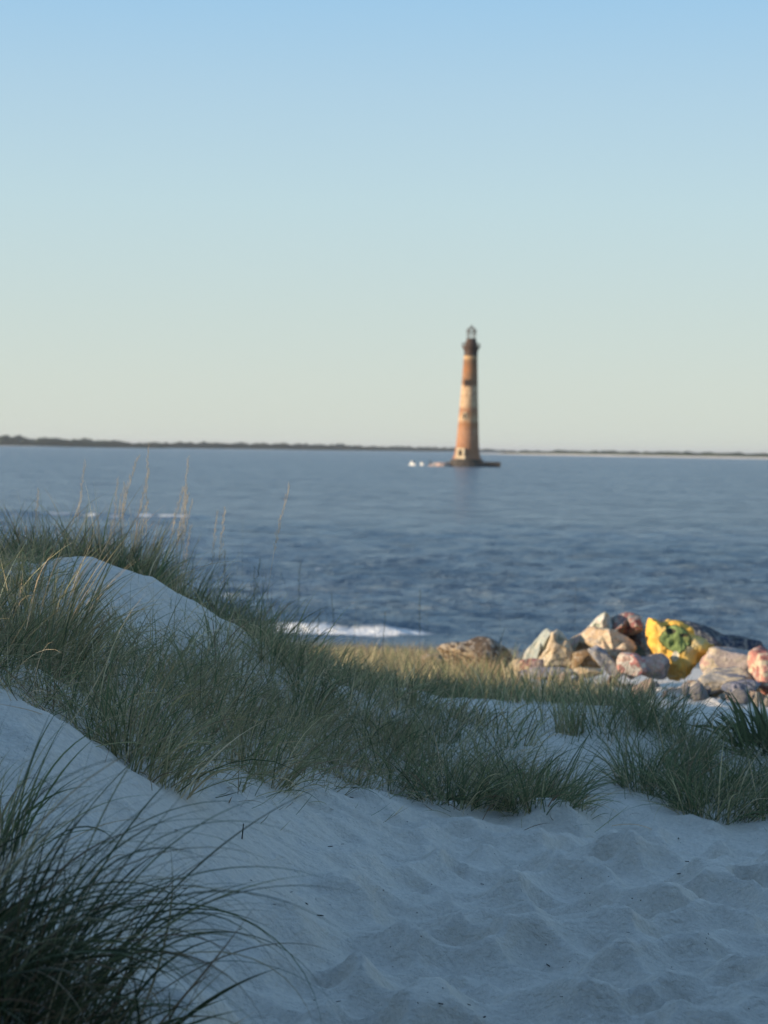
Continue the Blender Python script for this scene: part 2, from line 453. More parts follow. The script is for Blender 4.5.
LEAN = R(1.1)
lh = empty('lighthouse', (LX, LY, SEA_Z), 'tall weathered brick lighthouse with faded orange and cream bands standing in the sea', 'lighthouse')
MB = Mat('weathered_brick', .9, .2)
co = MB.coord()
sep = MB.n('ShaderNodeSeparateXYZ'); MB.l(co, sep.inputs[0])
cmb = MB.n('ShaderNodeMapping'); MB.l(co, cmb.inputs[0]); cmb.inputs['Scale'].default_value = (1, 1, .45)
zz = MB.math('ADD', sep.outputs[2], MB.math('MULTIPLY', MB.math('SUBTRACT', MB.noise(co, .5, 4, .65), .5), 2.6))
hh = MB.math('DIVIDE', zz, 42.0)
O, Br, Cr, Pk = (.38, .17, .07), (.22, .115, .06), (.66, .48, .30), (.38, .18, .10)
band = MB.ramp(hh, [(0, (.46, .36, .25)), (.045, (.50, .36, .24)), (.07, Pk), (.30, (.50, .27, .16)), (.36, O), (.385, Cr), (.43, (.50, .27, .13)), (.475, Pk), (.50, Cr), (.66, Cr),
                    (.685, Br), (.74, (.30, .17, .09)), (.80, O), (.88, Br), (.905, (.62, .42, .22)), (.95, (.66, .46, .24))])
# stains and flaking paint
fl = MB.noise(cmb.outputs[0], 1.6, 6, .7)
c = MB.mix(MB.ramp(fl, [(.42, (0, 0, 0)), (.6, (.75, .75, .75))]), band, (.30, .16, .09))
fl2 = MB.noise(cmb.outputs[0], .8, 5, .7, .8)
c = MB.mix(MB.ramp(fl2, [(.60, (0, 0, 0)), (.68, (.6, .6, .6))]), c, (.76, .62, .42))
bw = MB.n('ShaderNodeTexBrick', _Scale=1.0); bw.inputs['Brick Width'].default_value = .6; bw.inputs['Row Height'].default_value = .25
bw.inputs['Color1'].default_value = (1, 1, 1, 1); bw.inputs['Color2'].default_value = (.8, .78, .76, 1); bw.inputs['Mortar'].default_value = (.75, .75, .75, 1)
uvn = MB.n('ShaderNodeCombineXYZ')
MB.l(MB.math('MULTIPLY', MB.math('ARCTAN2', sep.outputs[1], sep.outputs[0]), 4.0), uvn.inputs[0]); MB.l(sep.outputs[2], uvn.inputs[1])
MB.l(uvn.outputs[0], bw.inputs['Vector'])
c = MB.mix(1.0, c, bw.outputs[0], 'MULTIPLY')
MB.base(c)
MB.l(MB.bump(fl, .6, .15), MB.b.inputs['Normal'])
MI = Mat('rusted_iron', .7, .3)
MI.base(MI.ramp(MI.noise(MI.coord(), 1.5, 5, .7), [(.35, (.035, .026, .022)), (.65, (.11, .06, .04))]))
MD = Mat('dark_opening', .9, .1); MD.base((.02, .018, .017))
MC = Mat('worn_concrete', .95, .2)
MC.base(MC.ramp(MC.noise(MC.coord(), .8, 6, .7), [(.35, (.045, .040, .036)), (.6, (.085, .075, .065)), (.75, (.16, .14, .12))]))
MK = Mat('pale_mortar_stone', .9, .2)
MK.base(MK.ramp(MK.noise(MK.coord(), 1.2, 5, .7), [(.35, (.45, .34, .22)), (.7, (.78, .66, .46))]))

lm = Matrix.Rotation(LEAN, 4, 'Y')
def lpart(name, me, m, parent=lh):
    me.transform(lm); return link_mesh(name, me, m, parent)
Hs = 44.5                      # shaft top height above the water
rb, rt = 4.25, 2.42
prof = []
for t in np.linspace(0, 1, 28):
    z = 2.6 + (Hs - 6.2 - 2.6) * t
    r = rt + (rb - rt) * (1 - t) ** 1.15 + .85 * math.exp(-(z - 2.6) / 1.6)
    prof.append((r, z))
prof += [(2.42, 38.6)]
tw = lpart('tower', sharp(lathe('tower', prof, 64)), MB.m)
def win(z, deg, w, h, hood=True, m=MK):
    t = (z - 2.6) / (Hs - 8.8); r = rt + (rb - rt) * (1 - t) ** 1.15
    a = R(deg); L = [(math.cos(a) * (r - .1), math.sin(a) * (r - .1), z, .55, w, h, a)]
    wd = lpart('window', boxes('window', L), MD.m)
    e = .3; F = []
    for dy, dz, sy, sz in ((0, h / 2 + e / 2, w + 2 * e, e), (0, -h / 2 - e / 2, w + 2 * e, e), (w / 2 + e / 2, 0, e, h), (-w / 2 - e / 2, 0, e, h)):
        rr = r + .02
        F.append((math.cos(a) * rr - math.sin(a) * dy, math.sin(a) * rr + math.cos(a) * dy, z + dz, .5, sy, sz, a))
    s = boxes('window_surround', F); s.transform(lm)
    link_mesh('window_surround', s, m.m, wd)
win(29.2, -116, .9, 1.8, m=MI); win(17.6, -116, .9, 2.0); win(30.6, 60, .9, 1.9, m=MI); win(17.6, 70, .9, 2.0)
# entrance with pale surround
a = R(-118); r = 5.0
dr = lpart('door', boxes('door', [(math.cos(a) * r, math.sin(a) * r, 4.7, .8, 1.3, 2.2, a)]), MD.m)
F = [(math.cos(a) * (r + .1) - math.sin(a) * dy, math.sin(a) * (r + .1) + math.cos(a) * dy, z, .9, sy, sz, a) for dy, z, sy, sz in ((0, 3.2, 3.6, 1.0), (-1.1, 4.7, .8, 2.2), (1.1, 4.7, .8, 2.2), (0, 6.1, 3.0, .6))]
s = boxes('door_surround', F); s.transform(lm); link_mesh('door_surround', s, MK.m, dr)
lpart('gallery_bracket', sharp(lathe('gallery_bracket', [(2.35, 38.4), (2.40, 39.2), (2.35, 40.0), (2.75, 41.2), (3.0, 41.6)], 48)), MI.m)
gal = lpart('gallery', sharp(lathe('gallery', [(3.25, 41.55), (3.25, 42.0)], 48)), MI.m)
bm = bmesh.new()
for i in range(20):
    t = 2 * math.pi * i / 20
    tube(bm, (3.15 * math.cos(t), 3.15 * math.sin(t), 42.0), (3.15 * math.cos(t), 3.15 * math.sin(t), 43.1), .05)
    for zz_ in (42.55, 43.1):
        t2 = 2 * math.pi * (i + 1) / 20
        tube(bm, (3.15 * math.cos(t), 3.15 * math.sin(t), zz_), (3.15 * math.cos(t2), 3.15 * math.sin(t2), zz_), .045)
bm.transform(lm); bm_obj('railing', bm, MI.m, gal)
lpart('watch_room', sharp(lathe('watch_room', [(2.15, 42.0), (2.15, 43.2), (1.75, 43.9), (1.75, 44.6)], 40)), MI.m)
# open lantern: posts, rings and ribs of the dome, glass long gone
bm = bmesh.new()
for i in range(6):
    t = 2 * math.pi * i / 6; cx, sx = math.cos(t), math.sin(t)
    tube(bm, (1.5 * cx, 1.5 * sx, 44.6), (1.5 * cx, 1.5 * sx, 47.0), .13)
    prev = None
    for k in range(7):
        e = k / 6 * math.pi / 2; p = (1.62 * math.cos(e) * cx, 1.62 * math.cos(e) * sx, 47.0 + 1.5 * math.sin(e))
        if prev: tube(bm, prev, p, .2)
        prev = p
for rr, z0, w in ((1.5, 44.65, .12), (1.5, 45.9, .06), (1.6, 47.0, .16)):
    for i in range(24):
        t, t2 = 2 * math.pi * i / 24, 2 * math.pi * (i + 1) / 24
        tube(bm, (rr * math.cos(t), rr * math.sin(t), z0), (rr * math.cos(t2), rr * math.sin(t2), z0), w)
bm.transform(lm); lan = bm_obj('lantern', bm, MI.m, lh)
lpart('finial', sharp(lathe('finial', [(.75, 48.25), (.55, 48.55), (.2, 48.75), (.3, 49.0), (.05, 49.6)], 16)), MI.m, lan)
# stepped footing at the water line, longer to the right
bm = bmesh.new()
bmesh.ops.create_cone(bm, cap_ends=True, segments=24, radius1=8.2, radius2=7.9, depth=2.0, matrix=Matrix.Translation((.3, 0, .5)))
bmesh.ops.create_cone(bm, cap_ends=True, segments=24, radius1=6.0, radius2=5.6, depth=1.3, matrix=Matrix.Translation((0, 0, 1.9)))
bmesh.ops.create_cube(bm, size=1, matrix=Matrix.Translation((7.4, -.5, .55)) @ Matrix.Diagonal((8.4, 9, 2.5, 1)))
bm_obj('footing', bm, MC.m, lh)

# ------------------------------------------------------------------ rocks
def rock_mesh(name, size, seed, planes=15, sub=4, rough=.05, sharpn=26.0, pts=None):
    rs = np.random.default_rng(seed)
    bm = bmesh.new(); bmesh.ops.create_icosphere(bm, subdivisions=sub, radius=1)
    P = rs.normal(size=(planes, 3)); P /= np.linalg.norm(P, axis=1)[:, None]
    D = rs.uniform(.66, 1.0, planes)
    off = Vector(rs.uniform(-50, 50, 3))
    for v in bm.verts:
        n = np.array(v.co); n /= np.linalg.norm(n)
        q = np.clip(P @ n, 1e-3, None) / D
        r = 1 / (np.sum(q ** sharpn) ** (1 / sharpn))
        r = min(r, 1.25)
        p = Vector(n * r)
        r *= 1 + rough * 1.6 * mnoise.noise(p * 1.3 + off) + rough * .30 * mnoise.noise(p * 4.2 + off) + rough * .28 * mnoise.noise(p * 9 + off) + rough * .28 * mnoise.noise(p * 21 + off)
        v.co = Vector((n[0] * r * size[0], n[1] * r * size[1], n[2] * r * size[2]))
    for f in bm.faces: f.smooth = True
    me = bpy.data.meshes.new(name); bm.to_mesh(me); bm.free()
    return me

def rock_mat(name, cols, scale=1.6, seed=0, grime=.35):
    m = Mat(name, .85, .25); co = m.coord()
    mp = m.n('ShaderNodeMapping'); m.l(co, mp.inputs[0]); mp.inputs['Location'].default_value = (seed * 3.7, seed * 1.9, seed * .7)
    co = mp.outputs[0]
    n = m.noise(co, scale, 3, .55, .9)
    k = len(cols)
    st = [(.40 + .20 * i / k if i else .2, c) for i, c in enumerate(cols)]
    st2 = []
    for i, (p, c_) in enumerate(st):
        st2.append((p, c_))
        if i < k - 1: st2.append((st[i + 1][0] - .015, c_))
    c = m.ramp(n, st2[:30]) if k > 1 else m.mix(n, cols[0], tuple(x * .8 for x in cols[0]))
    g = m.noise(co, 5.5, 6, .75, .3)
    c = m.mix(m.ramp(g, [(.50, (0, 0, 0)), (.68, (grime * 1.6, grime * 1.6, grime * 1.6))]), c, (.30, .25, .19))
    g2 = m.noise(co, 16, 4, .7)
    c = m.mix(m.ramp(g2, [(.50, (0, 0, 0)), (.62, (.6, .6, .6))]), c, (.60, .54, .45))
    g3 = m.noise(co, 34, 3, .7)
    c = m.mix(m.ramp(g3, [(.55, (0, 0, 0)), (.68, (.55, .55, .55))]), c, (.13, .11, .09))
    m.base(c)
    m.l(m.bump(g, .9, .06, m.bump(g2, .8, .015)), m.b.inputs['Normal'])
    return m
def rock(label, px, py, w, h, d, cols, seed, group=None, depth=None, rot=(0, 0, 0), name='boulder', planes=11, mat=None, rough=.085, scale=1.6, sub=5, grime=.35, bury=0):
    """a boulder whose middle stands d metres out; w and h in pixels at that distance"""
    mpp = d / FPX
    x = (px - 384) * mpp; z = CAM_Z - (py - 449 - (px - 384) * .0157) * mpp
    sz = (w * mpp / 2, (depth or (w + h) / 2 * mpp) / 2, h * mpp / 2)
    me = rock_mesh(name, sz, seed, planes, sub, rough)
    m = mat or rock_mat('painted_stone', cols, scale, seed, grime)
    o = link_mesh(name, me, m.m)
    o.location = (x, d, z); o.rotation_euler = tuple(R(a) for a in rot)
    tag(o, label, 'rock', group)
    return o
TAN, OCH, CRM, PNK, MNT = (.46, .35, .22), (.27, .19, .10), (.60, .50, .35), (.55, .36, .30), (.42, .47, .38)
MAR, RED, TEA, NAV, GRY, WHT = (.24, .10, .10), (.36, .15, .13), (.10, .18, .17), (.035, .05, .09), (.20, .20, .20), (.66, .62, .54)
LAV, MAUVE, YEL, GRN = (.30, .29, .34), (.33, .22, .22), (.72, .43, .085), (.14, .28, .05)
G = 'painted boulders piled on the beach'
rock('brown craggy boulder with dark top, leftmost of the pile', 480, 659, 72, 40, 23.5, [OCH, (.10, .07, .05), TAN, (.13, .09, .06)], 31, G, rough=.13, rot=(0, 8, 0), scale=2.6)
rock('grey-lavender sloping stone wedged under the big peach boulder', 605, 660, 42, 14, 22.0, [LAV, (.22, .24, .28)], 27, G, rot=(0, 40, 0))
rock('white and teal painted stone left of the yellow boulder', 645, 630, 24, 30, 23.2, [WHT, TEA, MNT], 52, G, scale=2.6)
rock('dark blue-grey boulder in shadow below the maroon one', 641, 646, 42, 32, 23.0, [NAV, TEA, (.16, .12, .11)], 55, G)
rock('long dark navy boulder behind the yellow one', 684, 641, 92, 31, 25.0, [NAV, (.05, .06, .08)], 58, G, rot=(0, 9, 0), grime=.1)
rock('low dark boulder behind the mauve one', 737, 648, 66, 26, 25.2, [NAV, (.07, .07, .08)], 60, G, grime=.1)
rock('small pale pink stone with red blotches below the white and teal one', 637, 664, 28, 24, 21.8, [PNK, WHT, (.5, .22, .2)], 63, G, scale=4)
rock('grey shaded stone between the pale pink stone and yellow boulder', 657, 669, 34, 26, 21.9, [GRY, LAV, PNK], 66, G, scale=3)
# the yellow boulder carries a green painted shape with a dark outline
m = Mat('yellow_painted_stone', .8, .3); co = m.coord()
g = m.noise(co, 4.5, 5, .7); g2 = m.noise(co, 14, 4, .7)
c = m.ramp(m.noise(co, 2.4, 3, .55, .6), [(.35, (.76, .43, .07)), (.50, YEL), (.60, (.64, .48, .17)), (.68, (.66, .56, .34))])
sp = m.n('ShaderNodeSeparateXYZ'); m.l(co, sp.inputs[0])
wob = m.math('MULTIPLY', m.math('SUBTRACT', m.noise(co, 3.6, 3, .6), .5), .95)
def disc(cx, cz, rx, rz):
    a_ = m.math('DIVIDE', m.math('SUBTRACT', sp.outputs[0], cx), rx); b_ = m.math('DIVIDE', m.math('SUBTRACT', sp.outputs[2], cz), rz)
    return m.math('ADD', m.math('SQRT', m.math('ADD', m.math('MULTIPLY', a_, a_), m.math('MULTIPLY', b_, b_))), m.math('MULTIPLY', wob, 2.0))
front = m.math('LESS_THAN', sp.outputs[1], .05)
gd = disc(-.05, .08, .16, .12)
c = m.mix(m.math('MULTIPLY', m.math('LESS_THAN', gd, 1.10), front), c, (.035, .05, .02))
c = m.mix(m.math('MULTIPLY', m.math('LESS_THAN', gd, 1.0), front), c, m.mix(g, (.08, .15, .045), (.28, .34, .13)))
for dd_ in ((-.11, .15, .05, .028), (.03, .11, .05, .020)):
    c = m.mix(m.math('MULTIPLY', m.math('LESS_THAN', disc(*dd_), 1.0), front), c, (.05, .05, .03))
c = m.mix(m.math('MULTIPLY', m.math('LESS_THAN', disc(-.06, -.10, .03, .04), 1.0), front), c, (.66, .62, .48))
c = m.mix(m.ramp(g, [(.56, (0, 0, 0)), (.7, (.45, .45, .45))]), c, (.36, .22, .06))
m.base(c); m.l(m.bump(g, .8, .05, m.bump(g2, .6, .012)), m.b.inputs['Normal'])
def outline_rock(label, outl, cx, cy, d, thick, mat, seed, lean=0, amp=1.0, facet=0.0, group=None):
    """boulder from an uneven outline: front face bulges, back is smaller, all of it roughened"""
    mpp = d / FPX; n = len(outl)
    bm = bmesh.new()
    layers = []; fr = np.random.default_rng(seed).uniform(-1, 1, n) * facet * thick
    for dy, sc in ((-thick * .5, .45), (-thick * .42, .85), (-thick * .2, 1.0), (thick * .2, 1.0), (thick * .45, .8), (thick * .55, .4)):
        layers.append([bm.verts.new(((x - cx) * mpp * sc, dy + (fr[i_] if dy < 0 else 0), -(y - cy) * mpp * sc)) for i_, (x, y) in enumerate(outl)])
    for a_, b_ in zip(layers[:-1], layers[1:]):
        for i in range(n): bm.faces.new((a_[i], b_[i], b_[(i + 1) % n], a_[(i + 1) % n]))
    bm.faces.new(layers[0]); bm.faces.new(layers[-1][::-1])
    bmesh.ops.triangulate(bm, faces=bm.faces[:])
    for _ in range(3): bmesh.ops.subdivide_edges(bm, edges=bm.edges[:], cuts=1, use_grid_fill=True)
    for _ in range(3): bmesh.ops.smooth_vert(bm, verts=bm.verts, factor=.5, use_axis_x=True, use_axis_y=True, use_axis_z=True)
    bmesh.ops.recalc_face_normals(bm, faces=bm.faces)
    bm.normal_update()
    off = Vector((seed, 3, 7))
    disp = []
    for v in bm.verts:
        p = v.co
        disp.append(v.normal * amp * (.055 * mnoise.noise(p * 3.2 + off) + .035 * mnoise.noise(p * 7.5 + off) + .02 * mnoise.noise(p * 16 + off) + .01 * mnoise.noise(p * 36 + off)))
    for v, dv in zip(bm.verts, disp): v.co += dv
    for f in bm.faces: f.smooth = True
    o = bm_obj('boulder', bm, mat.m)
    o.location = ((cx - 384) * mpp, d, CAM_Z - (cy - 449 - (cx - 384) * .0157) * mpp)
    o.rotation_euler = (lean, 0, 0)
    if label: tag(o, label, 'rock', group)
    return o
yr = outline_rock('', [(650, 619), (657, 621), (664, 627), (672, 621), (683, 622), (690, 629), (697, 637), (707, 639), (717, 646), (712, 655), (700, 662), (694, 671), (684, 680), (674, 677), (664, 664), (655, 655), (650, 642), (647, 630)], 680, 650, 22.3, .62, m, 4, R(-12))
tag(yr, 'bright yellow boulder painted with a green shape', 'rock', G)
def orock(label, outl, d, thick, cols, seed, scale=2.2, amp=.4, facet=.22, lean=-8):
    cx = sum(p[0] for p in outl) / len(outl); cy = sum(p[1] for p in outl) / len(outl)
    outline_rock(label, outl, cx, cy, d, thick, rock_mat('painted_stone', cols, scale, seed, .25), seed, R(lean), amp, facet, G)
orock('grey-green slab leaning steeply against the tan pointed boulder', [(525, 663), (528, 651), (541, 635), (549, 629), (554, 633), (553, 643), (546, 653), (536, 664)], 22.7, .35, [(.30, .33, .29), (.36, .40, .36)], 5, facet=.5)
orock('tan pointed boulder with flat faces beside the leaning slab', [(553, 634), (560, 631), (569, 643), (575, 652), (576, 670), (543, 671), (540, 660), (549, 648)], 22.5, .5, [TAN, CRM], 12)
orock('pinkish tan slab tilted behind the ochre boulder', [(566, 645), (575, 637), (584, 632), (590, 639), (589, 653), (573, 656)], 22.9, .4, [TAN, PNK], 15)
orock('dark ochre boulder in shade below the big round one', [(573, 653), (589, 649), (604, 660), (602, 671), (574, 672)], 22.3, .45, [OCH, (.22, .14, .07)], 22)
orock('big rounded peach and cream boulder in the middle of the pile', [(586, 635), (592, 627), (608, 629), (620, 631), (636, 641), (639, 650), (629, 660), (614, 667), (600, 661), (590, 651), (584, 643)], 22.5, .7, [(.52, .38, .24), CRM, (.50, .34, .24)], 41, 2.0, .6, .12)
orock('cream and mint knob on top of the peach boulder', [(586, 634), (597, 621), (605, 613), (612, 614), (616, 630), (602, 634)], 22.8, .45, [CRM, MNT, WHT], 43, 4)
orock('maroon and grey painted boulder at the crest of the pile', [(612, 618), (626, 612), (642, 616), (644, 632), (627, 636), (613, 634)], 22.8, .5, [MAR, (.30, .22, .2), RED, GRY], 47, 5)
rock('broad mauve and cream boulder right of the yellow one', 743, 667, 82, 38, 21.9, [MAUVE, PNK, CRM, (.38, .33, .32)], 71, G, rough=.09, planes=13, scale=2.6, rot=(0, -4, 0))
rock('pointed grey and cream stone at the foot of the mauve boulder', 726, 681, 56, 26, 21.4, [(.34, .32, .29), CRM, (.15, .17, .22)], 74, G, rough=.11, rot=(0, -14, 0), scale=3)
rock('dark navy stone low at the right below the mauve boulder', 744, 690, 34, 24, 21.0, [NAV, LAV, (.12, .14, .2)], 77, G, scale=3)
rock('red painted boulder with cream edge at the right side', 772, 672, 46, 42, 21.3, [RED, (.55, .25, .2), CRM, RED], 81, G, scale=2.2)
rock('flat grey stone lying before the tan pointed boulder', 553, 675, 48, 12, 21.6, [(.34, .33, .31), LAV], 84, G)
rock('flat buff stone lying before the ochre boulder', 590, 673, 40, 10, 21.6, [(.34, .30, .24), TAN], 87, G)
rock('pink and red stone at the base of the leaning slab', 537, 667, 26, 16, 21.8, [PNK, (.42, .16, .15), CRM], 90, G, scale=4)
rock('small dark stone near the surf, left of the brown boulder', 437, 660, 34, 12, 27, [(.10, .09, .08), OCH], 92, G)
rock('pale buff boulder behind the grass, right of the brown one', 522, 671, 28, 18, 22.8, [TAN, CRM], 93, G)
rock('mauve-grey boulder outside the pile at the right', 806, 668, 60, 52, 23.0, [MAUVE, GRY], 95, G)
# rubble of fist- to head-sized stones before the pile
STM = [rock_mat('pale_rubble', cc, 5, 100 + i, .15) for i, cc in enumerate(([CRM, PNK], [TAN, WHT], [(.42, .40, .37), LAV], [PNK, (.45, .38, .30)]))]
stone_src = [rock_mesh('rubble_stone', (1, .9, .75), 200 + i, 10, 2, .07) for i in range(4)]
for i, s in enumerate(stone_src): s.materials.append(STM[i].m)
for i in range(120):
    x = rng.uniform(1.15, 4.2); y = rng.uniform(19.6, 22.2)
    if i >= 90: x = rng.uniform(.2, 1.4); y = rng.uniform(20.5, 23)
    r = .03 + .05 * rng.random() ** 2.2 * 1.4
    o = bpy.data.objects.new('rubble_stone', stone_src[i % 4]); C.objects.link(o)
    o.location = (x, y, float(height(np.array([x]), np.array([y]))[0]) + r * .35)
    o.scale = (r * rng.uniform(.8, 1.5), r, r * rng.uniform(.7, 1.2)); o.rotation_euler = tuple(rng.uniform(0, 6.28, 3))
    tag(o, 'small pale stone scattered on the sand before the painted boulders', 'stone', 'small stones before the boulders')

# ------------------------------------------------------------------ grass
def grass_mat(name, transl=.35):
    m = Mat(name, .62, .35)
    at = m.n('ShaderNodeAttribute', attribute_name='blade_color')
    m.base(at.outputs['Color'])
    tr = m.n('ShaderNodeBsdfTranslucent'); m.l(at.outputs['Color'], tr.inputs[0])
    mx = m.n('ShaderNodeMixShader'); mx.inputs[0].default_value = transl
    out = m.t.nodes['Material Output']
    m.l(m.b.outputs[0], mx.inputs[1]); m.l(tr.outputs[0], mx.inputs[2]); m.l(mx.outputs[0], out.inputs[0])
    return m
GM = grass_mat('beach_grass_blades')
PAL = np.array([1.55, 1.42, 1.27]) * np.array([(.070, .095, .052), (.105, .140, .075), (.155, .180, .100), (.21, .22, .13), (.29, .265, .17), (.42, .36, .24), (.54, .47, .33), (.20, .155, .105)])

def blades(base, length, tilt, az, curve, width, col, seg=7, twist=None, wob=.0):
    """all arrays of n; ribbons that rise from base, lean over along az and taper to a tip"""
    n = len(length)
    s = np.linspace(0, 1, seg + 1)
    th = tilt[:, None] + curve[:, None] * s[None, :] ** 1.4
    azs = az[:, None] + (rng.normal(0, 1, (n, 1)) * wob) * s[None, :]
    ds = (length / seg)[:, None]
    dx = np.sin(th) * np.cos(azs) * ds; dy = np.sin(th) * np.sin(azs) * ds; dz = np.cos(th) * ds
    z0 = np.zeros((n, 1))
    px = base[:, 0:1] + np.concatenate([z0, np.cumsum(dx[:, :-1], 1)], 1)
    py = base[:, 1:2] + np.concatenate([z0, np.cumsum(dy[:, :-1], 1)], 1)
    pz = base[:, 2:3] + np.concatenate([z0, np.cumsum(dz[:, :-1], 1)], 1)
    w = width[:, None] * (1 - .15 * s[None, :]) * np.clip((1 - s[None, :]) * 2.2, .06, 1) * .5
    tw = (rng.uniform(-1.2, 1.2, n) if twist is None else twist)[:, None] * (1 + .6 * s[None, :])
    # side vector: horizontal normal to az, twisted a little towards the blade's own normal
    sx = -np.sin(azs) * np.cos(tw) + np.cos(azs) * np.cos(th) * np.sin(tw)
    sy = np.cos(azs) * np.cos(tw) + np.sin(azs) * np.cos(th) * np.sin(tw)
    sz = -np.sin(th) * np.sin(tw)
    A = np.stack([px - sx * w, py - sy * w, pz - sz * w], -1); B = np.stack([px + sx * w, py + sy * w, pz + sz * w], -1)
    V = np.stack([A, B], 2).reshape(-1, 3)                 # n*(seg+1)*2
    i = (np.arange(n)[:, None] * (seg + 1) * 2 + np.arange(seg)[None, :] * 2)
    Q = np.stack([i, i + 1, i + 3, i + 2], -1).reshape(-1, 4)
    cc = np.repeat(col, (seg + 1) * 2, 0)
    return V, Q, cc

def merge(parts):
    V = []; Q = []; Cc = []; k = 0
    for v, q, c_ in parts:
        V.append(v); Q.append(q + k); Cc.append(c_); k += len(v)
    return np.concatenate(V), np.concatenate(Q), np.concatenate(Cc)
def grass_obj(name, parts, m, parent=None, origin=(0, 0, 0)):
    V, Q, cc = merge(parts)
    V = V - np.array(origin)
    me = np_mesh(name, V, Q); add_color(me, 'blade_color', cc)
    o = link_mesh(name, me, m, parent)
    if parent is None: o.location = origin
    return o
def pick(probs, n, jit=.18):
    p = np.array(probs, float); p /= p.sum()
    c_ = PAL[rng.choice(len(PAL), n, p=p)]
    return np.clip(c_ * rng.uniform(1 - jit, 1 + jit, (n, 1)) * rng.uniform(.94, 1.06, (n, 3)), 0, 1)

GREEN = [2, 5, 7, 5, 2.5, 1.2, .5, .8]
DARK = [6, 7, 4, 1.5, .8, .5, .2, 1.2]
MIXED = [1, 3, 6, 6, 4, 3, 1.6, 1.2]
STRAW = [.5, 1, 2, 3, 5, 6, 3, 2]
GREY = [.8, 2, 4, 6, 6, 3, 1, 1.5]
def clumps(centers, nb, L, spread, probs, width=.0042, tilt=(.05, .75), curve=(.3, 1.5), lean=None, seg=7, radius=.07, tone=1.0):
    """bunches: each center gets about nb blades"""
    n = len(centers)
    cnt = np.maximum(3, (nb * rng.uniform(.5, 1.5, n)).astype(int))
    ci = np.repeat(np.arange(n), cnt); N = len(ci)
    sc = rng.uniform(.65, 1.2, n)[ci]
    a = rng.uniform(0, 2 * np.pi, N); rr = radius * np.sqrt(rng.random(N)) * spread
    bx = centers[ci, 0] + rr * np.cos(a); by = centers[ci, 1] + rr * np.sin(a)
    bz = height(bx, by) - .015
    az = a + rng.normal(0, .7, N)
    if lean is not None:
        vx = np.cos(az) + lean[0]; vy = np.sin(az) + lean[1]; az = np.arctan2(vy, vx)
    t = rng.uniform(*tilt, N) ; ln = rng.uniform(*L, N) * sc
    cv = rng.uniform(*curve, N)
    ccol = pick(probs, N) * rng.uniform(.8, 1.2, n)[ci][:, None]
    return blades(np.stack([bx, by, bz], 1), ln, t, az, cv, width * rng.uniform(.45, 1.5, N), np.clip(ccol * tone, 0, 1), seg, wob=.35)

def inpoly(x, y, poly):
    ins = np.zeros(len(x), bool); j = len(poly) - 1
    for i in range(len(poly)):
        xi, yi = poly[i]; xj, yj = poly[j]
        ins ^= ((yi > y) != (yj > y)) & (x < (xj - xi) * (y - yi) / (yj - yi + 1e-12) + xi)
        j = i
    return ins
def scatter(poly, dens, seed, gap=.0, fscale=1.2):
    P = np.array(poly); x0, y0 = P.min(0); x1, y1 = P.max(0)
    fscale = fscale * 1.5; n = int((x1 - x0) * (y1 - y0) * dens)
    x = rng.uniform(x0, x1, n); y = rng.uniform(y0, y1, n)
    k = inpoly(x, y, poly) & (fbm2(x * fscale, y * fscale, 3, seed) > gap)
    return np.stack([x[k], y[k]], 1)
def W(px, d): return ((px - 384) / FPX * d, d)

def patch(name, label, poly, dens, parts_spec, seed, gap=.3):
    parts = []
    for fr, kw in parts_spec:
        c_ = scatter(poly, dens * fr, seed + int(fr * 100), gap)
        if len(c_): parts.append(clumps(c_, **kw))
    o = grass_obj(name, parts, GM.m)
    tag(o, label, 'grass', None, 'stuff'); return o

# left dune, near face
P_left = [W(-260, 7.4), W(60, 7.0), W(130, 7.3), W(215, 8.0), W(300, 8.6), W(330, 9.6), W(320, 10.7), W(262, 10.5), W(205, 10.0), W(150, 9.5), W(95, 9.1), W(50, 9.0), W(20, 9.3), W(-300, 9.6)]
patch('dune_grass', 'tangled grey-green grass covering the near face of the left dune', P_left, 66, [
    (1.0, dict(nb=20, L=(.14, .36), spread=1.6, probs=GREY, width=.0034, tilt=(.1, 1.2), curve=(.2, 2.2), lean=(.3, -.1), radius=.13)),
    (.35, dict(nb=12, L=(.22, .5), spread=1.4, probs=GREEN, width=.0042, tilt=(.05, .6), curve=(.3, 1.3), lean=(.6, -.1))),
    (.9, dict(nb=14, L=(.12, .38), spread=3.0, probs=GREY, width=.0026, tilt=(.3, 1.4), curve=(-.8, 2.2))),
    (.4, dict(nb=12, L=(.15, .4), spread=2.2, probs=STRAW, width=.0026, tilt=(.5, 1.4), curve=(-.5, 1.5)))], 3, .40)
# behind the crest on the left: dark scrubby grass
P_back = [W(-300, 10.4), W(20, 10.7), W(70, 10.95), W(140, 11.0), W(190, 11.3), W(240, 11.8), W(285, 12.0), W(305, 12.5), W(270, 13.2), W(190, 13.2), W(-300, 13.6)]
patch('crest_grass', 'dark grass and low scrub behind the bare crest of the left dune', P_back, 30, [
    (1.0, dict(nb=46, L=(.2, .5), spread=1.6, probs=DARK, width=.0055, tilt=(.05, .7), curve=(.2, 1.4))),
    (.3, dict(nb=12, L=(.3, .5), spread=1.0, probs=STRAW, width=.004, tilt=(.02, .4), curve=(.1, .8)))], 8, .24)
P_hum = [W(-120, 10.9), W(20, 11.0), W(70, 11.2), W(140, 11.25), W(178, 11.5), W(185, 12.2), W(120, 12.8), W(-120, 12.8)]
patch('crest_scrub', 'brownish grass hummock against the sea behind the left dune crest', P_hum, 34, [
    (1.0, dict(nb=26, L=(.34, .58), spread=1.5, probs=[5, 4, 2, 1.5, 3, 1.5, .3, 6], width=.005, tilt=(.02, .5), curve=(.1, 1.0)))], 44, .25)
